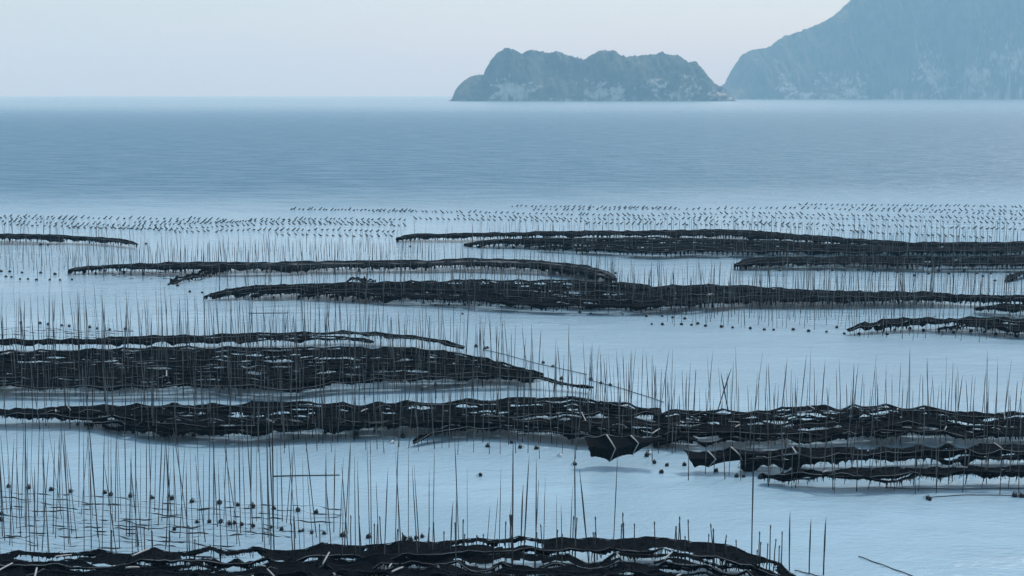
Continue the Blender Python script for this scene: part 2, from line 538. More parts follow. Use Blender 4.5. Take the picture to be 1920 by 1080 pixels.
def net_strip(P, w, step, seed, label, group, bay=4.0, amp=0.45, fringe=0.3, hole=0.62, bars=0.0, z0=NET_H, material=None, taper=(5, 5),
              rope=True, lump=0.06, pole=None, hole_len=3.4):
    material = material or M_weed
    s, x, y = resample(P, step)
    L = s[-1]
    n = len(s)
    tx, ty = np.gradient(x), np.gradient(y)
    q = np.hypot(tx, ty) + 1e-9
    nx_, ny_ = -ty / q, tx / q
    m = 9 if step < 0.5 else 6
    lump = lump * 0.62
    tt = np.linspace(-0.5, 0.5, m)
    ends = np.minimum(np.clip(s / taper[0], 0, 1) if taper[0] else 1, np.clip((L - s) / taper[1], 0, 1) if taper[1] else 1)
    na, nb, nc = N2(seed), N2(seed + 1), N1(seed + 2)
    hole = hole + np.random.RandomState(seed + 8).uniform(-0.16, 0.06)
    wid = w * (0.16 + 0.84 * np.sqrt(ends)) * (1 + 0.14 * nc(s / 5.0))
    f_sag, posts = bays(s, bay, amp, seed + 3)
    b_sag, posts2 = bays(s, bay, amp, seed + 4)
    base = z0 + 0.12 * nc(s / 9.0 + 31) - 0.55 * (1 - ends) ** 2
    S, T = np.meshgrid(s, tt, indexing='ij')
    side = T + 0.5
    Z = base[:, None] - f_sag[:, None] * (1 - side) - b_sag[:, None] * side - 0.18 * (1 - 4 * T ** 2)
    Z += lump * na(S / 0.42, T * w / 0.4) + 0.5 * lump * nb(S / 0.2, T * w / 0.25)
    off = T * wid[:, None] + 0.10 * nb(S / 1.3, T + 9) + 0.07 * na(S / 0.3, T * 3 + 70)
    X = x[:, None] + nx_[:, None] * off
    Y = y[:, None] + ny_[:, None] * off
    Z = np.maximum(Z, 0.12)
    # hanging weed on both long edges
    fringe = fringe * 1.45
    fr = fringe * np.clip(0.95 + 0.7 * nc(s / 2.6 + 11), 0.25, 1.6) * (0.55 + 0.45 * nc(s / 0.9)) * (0.6 + 0.5 * np.random.RandomState(seed + 9).uniform(0, 1, n))
    fr2 = fringe * (0.5 + 0.4 * nc(s / 0.8 + 70)) * (0.6 + 0.5 * np.random.RandomState(seed + 10).uniform(0, 1, n))
    cols = []
    jit = np.random.RandomState(seed + 11)
    cols.append(np.stack([X[:, 0] - nx_ * 0.05, Y[:, 0] - ny_ * 0.05, np.maximum(Z[:, 0] - fr, 0.03)], -1))
    for k in range(m):
        cols.append(np.stack([X[:, k], Y[:, k], Z[:, k]], -1))
    cols.append(np.stack([X[:, -1] + nx_ * 0.05, Y[:, -1] + ny_ * 0.05, np.maximum(Z[:, -1] - fr2, 0.03)], -1))
    G = np.stack(cols, 1)
    k = m + 2
    hmap = na(S / hole_len + 50, T * 3.6 + 20) + 0.32 * nb(S / (hole_len * 0.3), T * 4.0 + 3) + 0.10
    F = []
    for i in range(n - 1):
        for j in range(k - 1):
            if 2 <= j <= k - 4 and hmap[i, j - 1] > hole and 0.05 < i / n < 0.97:
                continue
            F.append((i * k + j, i * k + j + 1, (i + 1) * k + j + 1, (i + 1) * k + j))
    mid = np.array([x[n // 2], y[n // 2], 0.0])
    root = link('seaweed_net', None, loc=mid)
    root.empty_display_size = 0.5
    tag(root, label, 'net', group)
    net = link('netting', mesh('netting', G.reshape(-1, 3) - mid, F, material, False), root)
    if rope:
        st = max(1, int(0.5 / step))
        for jj, nm in ((1, 0), (m, 1)):
            mb = MB()
            pp = G[::st, jj] - mid + np.array([0, 0, 0.03])
            pale = nm == 0 and seed % 5 < 2
            mb.tube(pp, 0.026 if pale else 0.03, 4)
            link('edge_rope', mb.mesh('edge_rope', M_line if pale else M_dline), root)
    # loose weed: strands hanging from both edges and tufts standing on the top
    r = np.random.RandomState(seed + 40)
    dens = 9.0 if step < 0.2 else (7.0 if step < 0.35 else 3.2)
    wdt = 0.035 if step < 0.35 else 0.10
    nf = int(L * dens)
    WV, WF = [], []
    for e in (0, 1, 2):
        si = r.randint(0, n - 1, nf)
        if e < 2:
            base_ = G[si, 1 if e == 0 else m] + r.normal(0, 0.05, (nf, 3)) * [1, 1, 0.3]
            ln = -(0.12 + 0.42 * r.uniform(0, 1, nf) ** 2) * (1.25 if step < 0.35 else 1.5) * (fringe / 0.5)
        else:
            ci = r.randint(1, m + 1, nf)
            ci = np.where(hmap[si, ci - 1] > hole - 0.12, np.where(ci < m / 2, 1, m), ci)
            base_ = G[si, ci] - [0, 0, 0.03]
            ln = 0.05 + 0.14 * r.uniform(0, 1, nf) ** 2
        tip = base_ + np.stack([r.normal(0, 0.09, nf), r.normal(0, 0.09, nf), ln], -1)
        tip[:, 2] = np.maximum(tip[:, 2], 0.02)
        sx = wdt * r.uniform(0.5, 1.8, nf)
        an = r.uniform(-0.7, 0.7, nf)
        dv = np.stack([np.cos(an) * sx, np.sin(an) * sx, 0 * sx], -1)
        o_ = sum(len(q) for q in WV)
        WV.append(np.stack([base_ - dv, base_ + dv, tip + 0.35 * dv, tip - 0.35 * dv], 1).reshape(-1, 3))
        WF += [(o_ + 4 * i, o_ + 4 * i + 1, o_ + 4 * i + 2, o_ + 4 * i + 3) for i in range(nf)]
    wd = link('loose_weed', mesh('loose_weed', np.concatenate(WV) - mid, WF, material), root)
    wd['kind'] = 'stuff'
    if bars > 0:
        r = np.random.RandomState(seed + 20)
        for ps in posts:
            if not (1.5 < ps < L - 1.5) or r.uniform() > bars:
                continue
            i = min(n - 2, max(0, int(ps / L * n)))
            b = link('spreader_bar', bar_mesh(), root)
            b.location = (x[i] - mid[0], y[i] - mid[1], Z[i].max() + 0.09)
            b.rotation_euler = (0, r.uniform(-0.25, 0.25), math.atan2(ny_[i], nx_[i]) + r.uniform(-0.55, 0.55))
            b.scale = (wid[i] * r.uniform(0.7, 1.05), r.uniform(0.8, 1.2), r.uniform(0.8, 1.2))
    if pole:
        fld, spc, h0, h1, prob = pole
        r = np.random.RandomState(seed + 30)
        ps = r.uniform(0, spc)
        while ps < L:
            i = min(n - 1, int(ps / L * n))
            if r.uniform() < prob:
                sd = r.choice([-1, 1])
                o_ = sd * (wid[i] * 0.5 + 0.15) + r.normal(0, 0.1)
                POLES.append((x[i] + nx_[i] * o_, y[i] + ny_[i] * o_, r.uniform(h0, h1), r.uniform(0.028, 0.046),
                              r.normal(0, 0.045), r.normal(0, 0.04), fld))
            ps += spc * r.uniform(0.5, 1.5)
    return root


def band(key, back, front, rows, seed, where, w=2.0, step=0.4, bay=4.0, amp=0.4, fringe=0.3, hole=0.62, bars=0.0, pole=None,
         x0=None, x1=None, mats=None, z0=NET_H, taper=(5, 5), lump=0.06, jitter=1.0):
    bk, fr = np.array(back, float), np.array(front, float)
    r = np.random.RandomState(seed)
    for k in range(rows):
        a = max(bk[0, 0], fr[0, 0]) if x0 is None else x0[k]
        b = min(bk[-1, 0], fr[-1, 0]) if x1 is None else x1[k]
        xs = np.linspace(a, b, max(10, int((b - a) / 30)))
        yb, yf = np.interp(xs, bk[:, 0], bk[:, 1]), np.interp(xs, fr[:, 0], fr[:, 1])
        f = (k + 0.5) / rows
        ys = yb + (yf - yb) * f + jitter * (N1(seed + 77 + k)(xs / 160.0)) * (yf - yb) / rows * 0.35
        P = [at(u, v, z0) for u, v in zip(xs, ys)]
        if rows == 1:
            lab = 'dark seaweed net forming ' + where
        else:
            pos = 'rearmost' if k == 0 else ('frontmost' if k == rows - 1 else ordinal(k + 1) + ' row from back')
            lab = 'dark net, %s of %s' % (pos, where)
        net_strip(P, w, step, seed * 100 + k * 37, lab, 'nets of ' + where, bay, amp, fringe, hole, bars, z0,
                  (mats or {}).get(k), taper, True, lump, pole)


# A  nearest band, along the bottom of the picture
band('A', [(-60, 1042), (0, 1041), (160, 1037), (300, 1035), (420, 1028), (520, 1018), (640, 1010), (800, 1013), (960, 1012), (1100, 1013), (1200, 1005), (1300, 1011), (1380, 1030), (1440, 1048), (1500, 1070)],
     [(-60, 1056), (420, 1046), (640, 1030), (960, 1034), (1200, 1026), (1400, 1046), (1500, 1072)], 1, 3, 'the rear edge of the nearest band, above the bottom edge',
     w=2.8, step=0.13, bay=3.6, amp=0.30, fringe=0.40, hole=0.62, bars=0.3, taper=(0, 7), lump=0.10, pole=None)
band('A2', [(-60, 1056), (420, 1046), (640, 1036), (960, 1038), (1200, 1034), (1400, 1048), (1500, 1071)],
     [(-60, 1122), (400, 1128), (640, 1142), (1200, 1140), (1500, 1135)], 7, 4, 'the nearest band, cut by the bottom edge',
     w=1.9, step=0.13, bay=3.4, amp=0.52, fringe=0.24, hole=0.50, bars=0.25, x0=[-60] * 7, x1=[1485, 1410, 1330, 1290, 1300, 1300, 1300], taper=(0, 6), lump=0.09, pole=None)
# B  long band across the middle
pB = ('middle', 2.3, 3.6, 5.6, 0.9)
band('B', [(-60, 768), (0, 767), (150, 762), (280, 755), (640, 754), (800, 750), (980, 747), (1080, 745), (1160, 752), (1240, 757)],
     [(-60, 770), (0, 769), (150, 772), (220, 776), (300, 780), (440, 782), (640, 782), (980, 776), (1160, 772), (1240, 760)], 4, 8, 'the thin-tailed left half of the middle band',
     w=1.9, step=0.25, amp=0.3, fringe=0.30, hole=0.52, bars=0.10, pole=pB, taper=(0, 8), lump=0.08)
band('B2', [(160, 776), (300, 784), (440, 788), (640, 784), (820, 780), (980, 780), (1160, 776), (1300, 782)],
     [(160, 778), (300, 798), (380, 802), (500, 799), (640, 792), (820, 788), (900, 787), (1000, 796), (1160, 812), (1300, 818)], 3, 9, 'the front left of the middle band',
     w=2.0, step=0.25, amp=0.38, fringe=0.30, hole=0.42, bars=0.12, pole=pB, x0=[160, 200, 250], x1=[1300, 1300, 1300], taper=(8, 5), lump=0.08)
pB2 = ('middle right', 2.9, 2.8, 4.8, 0.9)
band('B3', [(1225, 761), (1330, 764), (1480, 761), (1650, 756), (1750, 761), (1850, 776), (1980, 771)],
     [(1225, 811), (1330, 816), (1480, 818), (1650, 810), (1750, 809), (1850, 810), (1980, 810)], 7, 10, 'the thick right half of the middle band',
     w=1.9, step=0.25, amp=0.38, fringe=0.25, hole=0.36, bars=0.22, pole=pB2, taper=(4, 0), lump=0.08)
band('B4', [(1390, 839), (1480, 842), (1650, 839), (1800, 837), (1980, 837)], [(1390, 852), (1480, 854), (1650, 851), (1800, 849), (1980, 849)], 2, 12,
     'the right double row in front of the middle band', w=2.1, step=0.22, amp=0.30, fringe=0.42, hole=0.66, bars=0.25, pole=pB2, taper=(4, 0), lump=0.08)
band('B5', [(1430, 872), (1560, 879), (1700, 876), (1800, 873), (1980, 873)], [(1430, 873), (1560, 886), (1700, 884), (1800, 882), (1980, 884)], 2, 13,
     'the right frontmost rows before the middle band', w=1.7, step=0.22, amp=0.36, fringe=0.30, hole=0.62, bars=0.25, pole=('middle right', 2.8, 2.2, 4.0, 0.9), taper=(6, 0), lump=0.08)
# tongue of weed slipping out under the middle band
net_strip([at(u, v, 1.2) for u, v in ((775, 812), (800, 806), (830, 801), (870, 797), (920, 796), (980, 800), (1050, 806), (1110, 812), (1180, 818))], 1.1, 0.2, 4410,
          'narrow dark seaweed net slipping out below the middle band', None, 4, 0.2, 0.25, 0.9, 0, 1.2, None, (5, 2))
# C  left band
pC = ('left', 2.8, 4.2, 6.3, 0.92)
band('C1', [(-60, 632), (0, 632), (200, 630), (400, 626), (560, 624), (660, 621), (740, 626), (872, 637)],
     [(-60, 644), (200, 641), (400, 636), (560, 634), (660, 630), (740, 632), (872, 639)], 2, 15, 'the thin rear row of the left band',
     w=1.8, step=0.3, amp=0.18, fringe=0.26, hole=0.8, pole=('left', 1.6, 4.2, 6.3, 0.95), taper=(0, 8), x1=[870, 700])
band('C2', [(-60, 654), (0, 654), (200, 650), (640, 648), (760, 648), (880, 658), (1000, 676)],
     [(-60, 712), (200, 714), (420, 712), (480, 718), (560, 716), (640, 707), (800, 704), (900, 699), (1000, 699)], 10, 16, 'the broad left band',
     w=2.0, step=0.3, amp=0.26, fringe=0.26, hole=0.38, bars=0.04, pole=pC, taper=(0, 8), x1=[885, 925, 950, 985, 1010, 1020, 1010, 1000, 985, 1000], lump=0.08)
band('C3', [(-60, 715), (200, 720), (420, 716), (520, 722), (640, 708), (1000, 700), (1112, 711)], [(-60, 717), (200, 722), (420, 718), (520, 724), (640, 711), (1000, 702), (1112, 712)], 1, 17,
     'the front edge of the left band, trailing right', w=1.5, step=0.25, amp=0.28, bay=6, fringe=0.22, hole=0.9, pole=pC, taper=(0, 16))
# D  long band in mid distance
pD = ('distant long', 2.6, 3.0, 4.8, 0.9)
band('D', [(385, 546), (480, 536), (560, 532), (640, 529), (760, 527), (900, 526), (1060, 524), (1180, 528), (1200, 533), (1300, 533), (1420, 536), (1500, 543), (1640, 545), (1740, 548), (1800, 555), (1980, 556)],
     [(385, 548), (460, 550), (640, 552), (800, 556), (900, 562), (1000, 568), (1060, 570), (1200, 572), (1280, 570), (1400, 560), (1500, 560), (1640, 558), (1800, 556), (1980, 558)], 8, 19,
     'the long distant band behind the bright channel', w=2.6, step=0.6, amp=0.22, fringe=0.38, hole=0.46, pole=pD, taper=(8, 0),
     x0=[385, 395, 410, 440, 470, 560, 620, 700], lump=0.10)
band('D2', [(1830, 566), (1980, 572)], [(1830, 570), (1980, 584)], 2, 20, 'the small right clump below the long distant band', w=2.2, step=0.5, amp=0.2, fringe=0.4, pole=pD, taper=(6, 0))
# E  thin band left of centre
band('E', [(130, 499), (150, 496), (300, 493), (400, 490), (640, 487), (800, 487), (890, 482), (1000, 489), (1100, 498), (1152, 517)],
     [(130, 500), (150, 498), (240, 499), (300, 501), (440, 502), (640, 500), (800, 497), (900, 496), (1030, 499), (1100, 508), (1152, 518)], 3, 21,
     'the thin pointed band left of centre', w=3.0, step=0.7, amp=0.15, fringe=0.45, hole=0.9, pole=('far left', 2.0, 3.2, 4.8, 0.9), taper=(12, 10),
     mats={1: M_thin}, lump=0.1)
net_strip([at(u, v, 0.9) for u, v in ((322, 523), (345, 517), (370, 512), (400, 505), (430, 501))], 2.6, 0.5, 4510,
          'crumpled dark seaweed net hanging under the thin pointed band', None, 3, 0.4, 0.4, 0.5, 0, 1.0, None, (4, 2))
net_strip([at(u, v, 1.0) for u, v in ((648, 519), (665, 517), (680, 519), (705, 519))], 1.4, 0.4, 4520,
          'small peaked clump of seaweed net between two distant bands', None, 2.5, 0.8, 0.3, 0.9, 0, 1.1, None, (2, 2))
net_strip([at(u, v, 0.9) for u, v in ((1030, 499), (1060, 506), (1090, 514), (1120, 517))], 2.0, 0.5, 4530,
          'thin grey net trailing down from the right tip of the pointed band', None, 3, 0.3, 0.4, 0.6, 0, 1.0, M_thin, (3, 3))
# F  far right band
pF = ('far right', 4.0, 2.4, 3.8, 0.8)
band('F1', [(745, 440), (760, 436), (830, 437), (960, 436), (1030, 432), (1280, 430), (1360, 428), (1480, 438), (1560, 444), (1700, 453), (1840, 455), (1980, 452)],
     [(745, 441), (830, 441), (960, 440), (1030, 438), (1280, 439), (1360, 440), (1480, 448), (1560, 452), (1700, 458), (1840, 460), (1980, 458)], 3, 24,
     'the rear edge of the far right band', w=3.0, step=0.9, amp=0.15, fringe=0.5, hole=0.68, pole=pF, taper=(10, 0), lump=0.12)
band('F2', [(872, 450), (1000, 446), (1280, 444), (1480, 452), (1600, 458), (1760, 462), (1980, 461)],
     [(872, 453), (1000, 460), (1130, 467), (1230, 474), (1300, 470), (1400, 471), (1640, 470), (1800, 469), (1980, 468)], 6, 25,
     'the broad front of the far right band', w=3.2, step=0.9, amp=0.16, fringe=0.5, hole=0.72, pole=pF, taper=(10, 0), x0=[872, 885, 900, 985, 1010, 1080], lump=0.12)
band('G', [(1380, 490), (1420, 482), (1640, 479), (1840, 477), (1980, 475)], [(1380, 491), (1500, 490), (1640, 493), (1740, 497), (1980, 494)], 4, 26,
     'the low far right band with a left tip', w=2.8, step=0.8, amp=0.18, fringe=0.5, hole=0.75, pole=('far right', 3.0, 2.6, 4.2, 0.85), taper=(10, 0), lump=0.1)
net_strip([at(u, v, 1.0) for u, v in ((1888, 518), (1905, 512), (1940, 507), (1980, 505))], 1.8, 0.5, 4540,
          'short dark net tip entering from the right edge', None, 3, 0.2, 0.4, 0.9, 0, 1.0, None, (5, 0))
# H  far left band
band('H', [(-60, 438), (0, 438), (60, 440), (120, 442), (200, 445), (255, 452)], [(-60, 446), (0, 446), (60, 446), (120, 446), (200, 448), (255, 453)], 3, 27,
     'the thin far left band', w=3.0, step=0.8, amp=0.12, fringe=0.45, hole=0.85, pole=('far left', 2.2, 3.2, 4.6, 0.9), taper=(0, 10), lump=0.1, x1=[255, 200, 120])
# I  small right band
band('I', [(1592, 607), (1640, 601), (1700, 598), (1830, 594), (1980, 596)], [(1592, 608), (1700, 604), (1800, 606), (1860, 608), (1900, 614), (1980, 616)], 3, 28,
     'the small right band above the channel', w=2.3, step=0.35, amp=0.3, fringe=0.34, hole=0.6, bars=0.1, pole=('right', 1.9, 3.2, 4.6, 0.9), taper=(8, 0), x0=[1592, 1640, 1760])

# ------------------------------------------------------------------ nets hanging folded from their bars


def folded_net(cols, bend_cols, Yb, label, seed):
    """cols: per upright line (top, middle, bottom) in the photograph; the middle is a fold that comes forward"""
    nz = N2(seed)
    root = link('hanging_net', None, loc=(0, 0, 0))
    tag(root, label, 'net')
    pts = []
    for (tp, md, bt) in cols:
        pts.append([at_dist(*tp, Yb + 0.9), at_dist(*md, Yb - 0.5), at_dist(*bt, Yb + 0.5)])
    pts = np.array(pts)
    cen = pts.mean((0, 1))
    cen[2] = 0
    root.location = cen
    for c in range(len(cols) - 1):
        A, B = pts[c], pts[c + 1]
        nu, nv = 12, 13
        V = []
        for i in range(nu):
            u = i / (nu - 1)
            for j in range(nv):
                v = j / (nv - 1) * 2
                k = min(1, int(v))
                fa = A[k] * (1 - v + k) + A[k + 1] * (v - k)
                fb = B[k] * (1 - v + k) + B[k + 1] * (v - k)
                p = fa * (1 - u) + fb * u
                sag = 4 * u * (1 - u)
                p = p + np.array([0, 0.25 * sag, -0.22 * sag * (1 - v / 2) + 0.12 * sag * (v / 2)])
                p = p + 0.05 * np.array([nz(i * 0.7 + c * 20, j * 0.7), nz(i * .7 + 50 + c * 20, j * .7), nz(i * .7 + 90 + c * 20, j * .7)])
                V.append(p - cen)
        F = [(i * nv + j, i * nv + j + 1, (i + 1) * nv + j + 1, (i + 1) * nv + j) for i in range(nu - 1) for j in range(nv - 1)]
        link('net_panel', mesh('net_panel', V, F, M_weed), root)
        mb = MB()
        mb.tube([V[i * nv] + np.array([0, 0, 0.04]) for i in range(nu)], 0.035, 5)
        link('edge_rope', mb.mesh('edge_rope', M_line), root)
    for c in bend_cols:
        for a, b in ((0, 1), (1, 2)):
            mb = MB()
            off = np.array([0, -0.12, 0.02])
            mb.tube([pts[c][a] - cen + off, (pts[c][a] + pts[c][b]) / 2 - cen + off + np.array([0, 0, 0.02]), pts[c][b] - cen + off],
                    [0.062, 0.058, 0.045] if a == 0 else [0.042, 0.038, 0.035], 6)
            link('spreader_bar', mb.mesh('spreader_bar', M_bar), root)
    return root


Yh = at(1150, 876)[1]
fn1 = folded_net([((1095, 819), (1103, 838), (1108, 857)), ((1137, 815), (1154, 841), (1143, 866)), ((1183, 817), (1197, 831), (1186, 853)),
                  ((1238, 818), (1248, 822), (1242, 827))], (1, 2), Yh, 'folded black net hanging by pale bent bars, left one of two', 61)
Yh2 = at(1330, 886)[1]
fn2 = folded_net([((1282, 842), (1292, 860), (1303, 877)), ((1327, 846), (1342, 861), (1328, 876)), ((1370, 838), (1386, 852), (1392, 864)),
                  ((1440, 846), (1448, 851), (1444, 856))], (1, 2), Yh2, 'folded black net with sharp left point and pale bars, right of two', 62)
for fn, spots in ((fn1, [(1112, 855), (1199, 853), (1142, 868)]), (fn2, [(1330, 878), (1390, 866)])):
    pass

# ------------------------------------------------------------------ poles that stand clear of the nets


def pole_field(fld, n, xr, yr, hr, seed, rr=(0.028, 0.046), lean=0.05, dens=None):
    r = np.random.RandomState(seed)
    k = 0
    while k < n:
        px, f = xr[0] + (xr[1] - xr[0]) * ((k + r.uniform(0, 1)) / n), r.uniform(0, 1)
        y0 = np.interp(px, yr[0], yr[1])
        y1 = np.interp(px, yr[0], yr[2])
        if dens is not None and r.uniform() > np.interp(px, xr, dens):
            k += 1
            continue
        p = at(px, y0 + (y1 - y0) * f)
        POLES.append((p[0], p[1], r.uniform(*hr), r.uniform(*rr), r.normal(0, lean), r.normal(0, lean), fld))
        k += 1


pole_field('nearest left', 150, (-10, 660), ([-10, 660], [930, 985], [1062, 1050]), (4.2, 6.9), 71, (0.018, 0.036), 0.045, (1.0, 0.6))
pole_field('nearest', 46, (640, 1160), ([640, 1160], [1035, 1045], [1085, 1085]), (3.2, 6.6), 72, (0.022, 0.04), 0.045, (1.0, 0.5))
pole_field('left', 70, (-10, 700), ([-10, 700], [635, 640], [662, 655]), (4.0, 6.2), 73)
pole_field('left', 26, (700, 1120), ([700, 1120], [648, 725], [680, 745]), (2.6, 5.0), 74)
pole_field('middle', 90, (-10, 1250), ([-10, 1250], [735, 745], [800, 790]), (2.8, 4.4), 75)
pole_field('middle', 60, (450, 1290), ([450, 1290], [815, 835], [848, 868]), (2.2, 4.2), 76)
pole_field('middle right', 62, (1080, 1930), ([1080, 1930], [765, 775], [800, 800]), (2.8, 5.0), 77)
pole_field('middle right', 36, (1290, 1930), ([1290, 1930], [880, 885], [910, 935]), (1.8, 4.0), 78)
pole_field('far left', 200, (-10, 800), ([-10, 800], [464, 472], [506, 492]), (2.0, 3.4), 79)
pole_field('far left', 60, (-10, 480), ([-10, 480], [500, 500], [526, 528]), (1.6, 3.2), 80)
pole_field('far left', 70, (480, 1130), ([480, 1130], [505, 510], [530, 530]), (1.6, 3.4), 84)
pole_field('distant long', 110, (1180, 1930), ([1180, 1930], [545, 545], [585, 575]), (3.4, 5.2), 81)
pole_field('distant long', 90, (1250, 1720), ([1250, 1720], [585, 590], [612, 622]), (2.4, 4.4), 82)
pole_field('right', 40, (1600, 1930), ([1600, 1930], [618, 620], [636, 646]), (2.0, 3.4), 83)
pole_field('far right', 90, (1400, 1930), ([1400, 1930], [440, 450], [462, 470]), (2.0, 4.6), 85)
pole_field('far right', 60, (900, 1400), ([900, 1400], [425, 425], [442, 440]), (1.5, 3.0), 86)
pole_field('far right', 40, (1450, 1930), ([1450, 1930], [500, 505], [525, 535]), (2.0, 3.4), 87)


def pole_mesh(seed):
    r = np.random.RandomState(seed)
    n = N1(seed)
    z = np.linspace(-0.12, 1, 15)
    bx = 1.6 * r.uniform(-1, 1) * np.clip(z, 0, 1) ** 2 + 0.5 * n(z * 4)
    by = 1.6 * r.uniform(-1, 1) * np.clip(z, 0, 1) ** 2 + 0.5 * n(z * 4 + 40)
    zz, rad, xs, ys = [], [], [], []
    for k in range(len(z)):
        t = 1.0 - 0.62 * np.clip(z[k], 0, 1)
        for dz, q in (((-0.006, 1.0), (0.0, 1.22), (0.006, 1.0)) if 0 < k < len(z) - 1 and k % 2 == 0 else ((0, 1.0),)):
            zz.append(z[k] + dz)
            rad.append(t * q)
            xs.append(bx[k])
            ys.append(by[k])
    mb = MB()
    mb.tube(np.stack([xs, ys, zz], -1), rad, 6)
    return mb


POLE_MB = [pole_mesh(200 + k) for k in range(10)]
POLE_ME = [mb.mesh('bamboo_pole', M_pole if k % 3 else M_pole2) for k, mb in enumerate(POLE_MB)]
FIELD_TXT = {
    'nearest left': ('the crowded pole stand at lower left', 'poles of the lower left stand'),
    'nearest': ('the nearest net band at bottom centre', 'poles along the nearest net band'),
    'left': ('the broad left net band', 'poles of the left band'),
    'middle': ('the middle net band, left half', 'poles of the middle band'),
    'middle right': ('the middle net band, right half', 'poles of the right half of the middle band'),
    'distant long': ('the long distant net band', 'poles of the long distant band'),
    'right': ('the small right net band', 'poles of the small right band'),
    'far left': ('the far left net bands', 'poles of the far left bands'),
    'far right': ('the far right net bands', 'poles of the far right bands'),
}


def seen(p):
    d = p[1] * CT + CAM_H * ST
    px = 960 + p[0] / d * FPX
    return -40 < px < 1960


POLES = [p for p in POLES if seen(p)]
POLES.sort(key=lambda p: -p[2] / p[1])
POLES = [(x, y, h, r * (0.8 if 112 < y < 215 else 1.0), lx, ly, f) for (x, y, h, r, lx, ly, f) in POLES]
near, far = POLES[:292], POLES[292:]
named = {}
for i, (x, y, h, rd, lx, ly, fld) in enumerate(near):
    o = link('bamboo_pole', POLE_ME[i % 10], loc=(x, y, 0))
    o.scale = (rd, rd, h)
    o.rotation_euler = (ly, lx, (i * 2.4) % 6.28)
    tip = Vector((0, 0, 1))
    tip.rotate(o.rotation_euler)
    a = math.degrees(math.atan2(tip.x, tip.z))
    st = 'left-leaning' if a < -2.2 else ('right-leaning' if a > 2.2 else 'upright')
    hh = 'tall' if h > 5.2 else ('short' if h < 3.4 else 'medium')
    named.setdefault((fld, hh, st), []).append((x / y, o))
for (fld, hh, st), lst in named.items():
    txt, grp = FIELD_TXT[fld]
    lst.sort(key=lambda q: q[0])
    for i, (_, o) in enumerate(lst):
        pos = '' if len(lst) == 1 else ('leftmost ' if i == 0 else ordinal(i + 1) + ' ')
        tail = '' if len(lst) == 1 or i == 0 else ' counted from left'
        tag(o, '%s%s %s bamboo pole%s in %s' % (pos, hh, st, tail, txt), 'pole', grp)
# the farther poles, too many and too fine to tell apart
V, F = [], []
off = 0
for i, (x, y, h, rd, lx, ly, fld) in enumerate(far):
    mb = POLE_MB[i % 10]
    a = (i * 2.4) % 6.28
    v = np.array(mb.v) * np.array([rd, rd, h])
    ca, sa = math.cos(a), math.sin(a)
    v = np.stack([v[:, 0] * ca - v[:, 1] * sa, v[:, 0] * sa + v[:, 1] * ca, v[:, 2]], -1)
    v[:, 0] += lx * v[:, 2] + x
    v[:, 1] += ly * v[:, 2] + y
    V.append(v)
    F += [tuple(q + off for q in f) for f in mb.f]
    off += len(v)
fo = link('distant_bamboo_poles', mesh('distant_bamboo_poles', np.concatenate(V), F, M_pole, True))
tag(fo, 'countless thin distant bamboo poles standing among the net bands', 'poles', kind='stuff')


def lone_pole(px, py, h, r, label, lean=0.0):
    p = at(px, py)
    o = link('bamboo_pole', POLE_ME[3], loc=p)
    o.scale = (r, r, h)
    o.rotation_euler = (0, lean, 0)
    tag(o, label, 'pole')


lone_pole(1409, 1062, 7.6, 0.036, 'tallest lone bamboo pole rising from the right end of the nearest band', -0.003)
lone_pole(514, 1052, 8.6, 0.036, 'tallest pole of the lower left stand, touching the floating pole end', 0.002)
lone_pole(961, 1086, 7.2, 0.036, 'tallest pole at bottom centre above the nearest band', 0.0)
lone_pole(1544, 1078, 2.9, 0.04, 'rightmost dark pole past the tip of the nearest band', 0.005)
lone_pole(1517, 1076, 2.8, 0.034, 'second pole from the right past the tip of the nearest band', 0.0)
lone_pole(1480, 1070, 3.0, 0.034, 'pole standing at the tapered right tip of the nearest band', -0.02)
# crossed pair on the right band
lone_pole(1345, 772, 3.4, 0.045, 'slanting pole crossing its neighbour on the middle right band', 0.28)
lone_pole(1366, 772, 3.0, 0.045, 'pole leaning left across a slanting pole on the middle right band', -0.22)


# short dark posts along the near band
def post_mesh(seed):
    r = np.random.RandomState(seed)
    mb = MB()
    mb.tube([(0, 0, -0.6), (0.02, 0, 0.6), (r.uniform(-.05, .05), r.uniform(-.05, .05), 1.4), (r.uniform(-.06, .06), 0, 2.2)], [0.07, 0.065, 0.055, 0.05], 6)
    zt = 2.2
    mb.add([], [])
    mb.tube([(0.0, 0, zt - 0.16), (0.02, 0.02, zt - 0.08), (0.0, 0.0, zt), (0, 0, zt + 0.05)], [0.05, 0.066, 0.064, 0.03], 6)
    return mb.mesh('net_post', M_post)


POST_ME = [post_mesh(300 + k) for k in range(4)]
rp = np.random.RandomState(9)
xs = np.sort(np.r_[rp.uniform(640, 1100, 26), rp.uniform(1100, 1470, 30), rp.uniform(200, 640, 12)])
for i, px in enumerate(xs):
    yb = np.interp(px, [200, 640, 1200, 1300, 1400, 1480], [1062, 1052, 1050, 1058, 1068, 1076]) + rp.uniform(-6, 14)
    o = link('net_post', POST_ME[i % 4], loc=at(px, yb))
    s_ = rp.uniform(0.75, 1.45)
    o.scale = (0.62, 0.62, s_)
    o.rotation_euler = (rp.normal(0, 0.03), rp.normal(0, 0.045), 0)
    if px < 640:
        txt = 'left of centre'
    elif px < 1100:
        txt = 'bottom centre'
    else:
        txt = 'right end'
    tag(o, '%s dark post, %s from the left in the nearest net band' % ('tall' if s_ > 1.15 else 'short', ordinal(i + 1)), 'post', 'short posts of the nearest band')

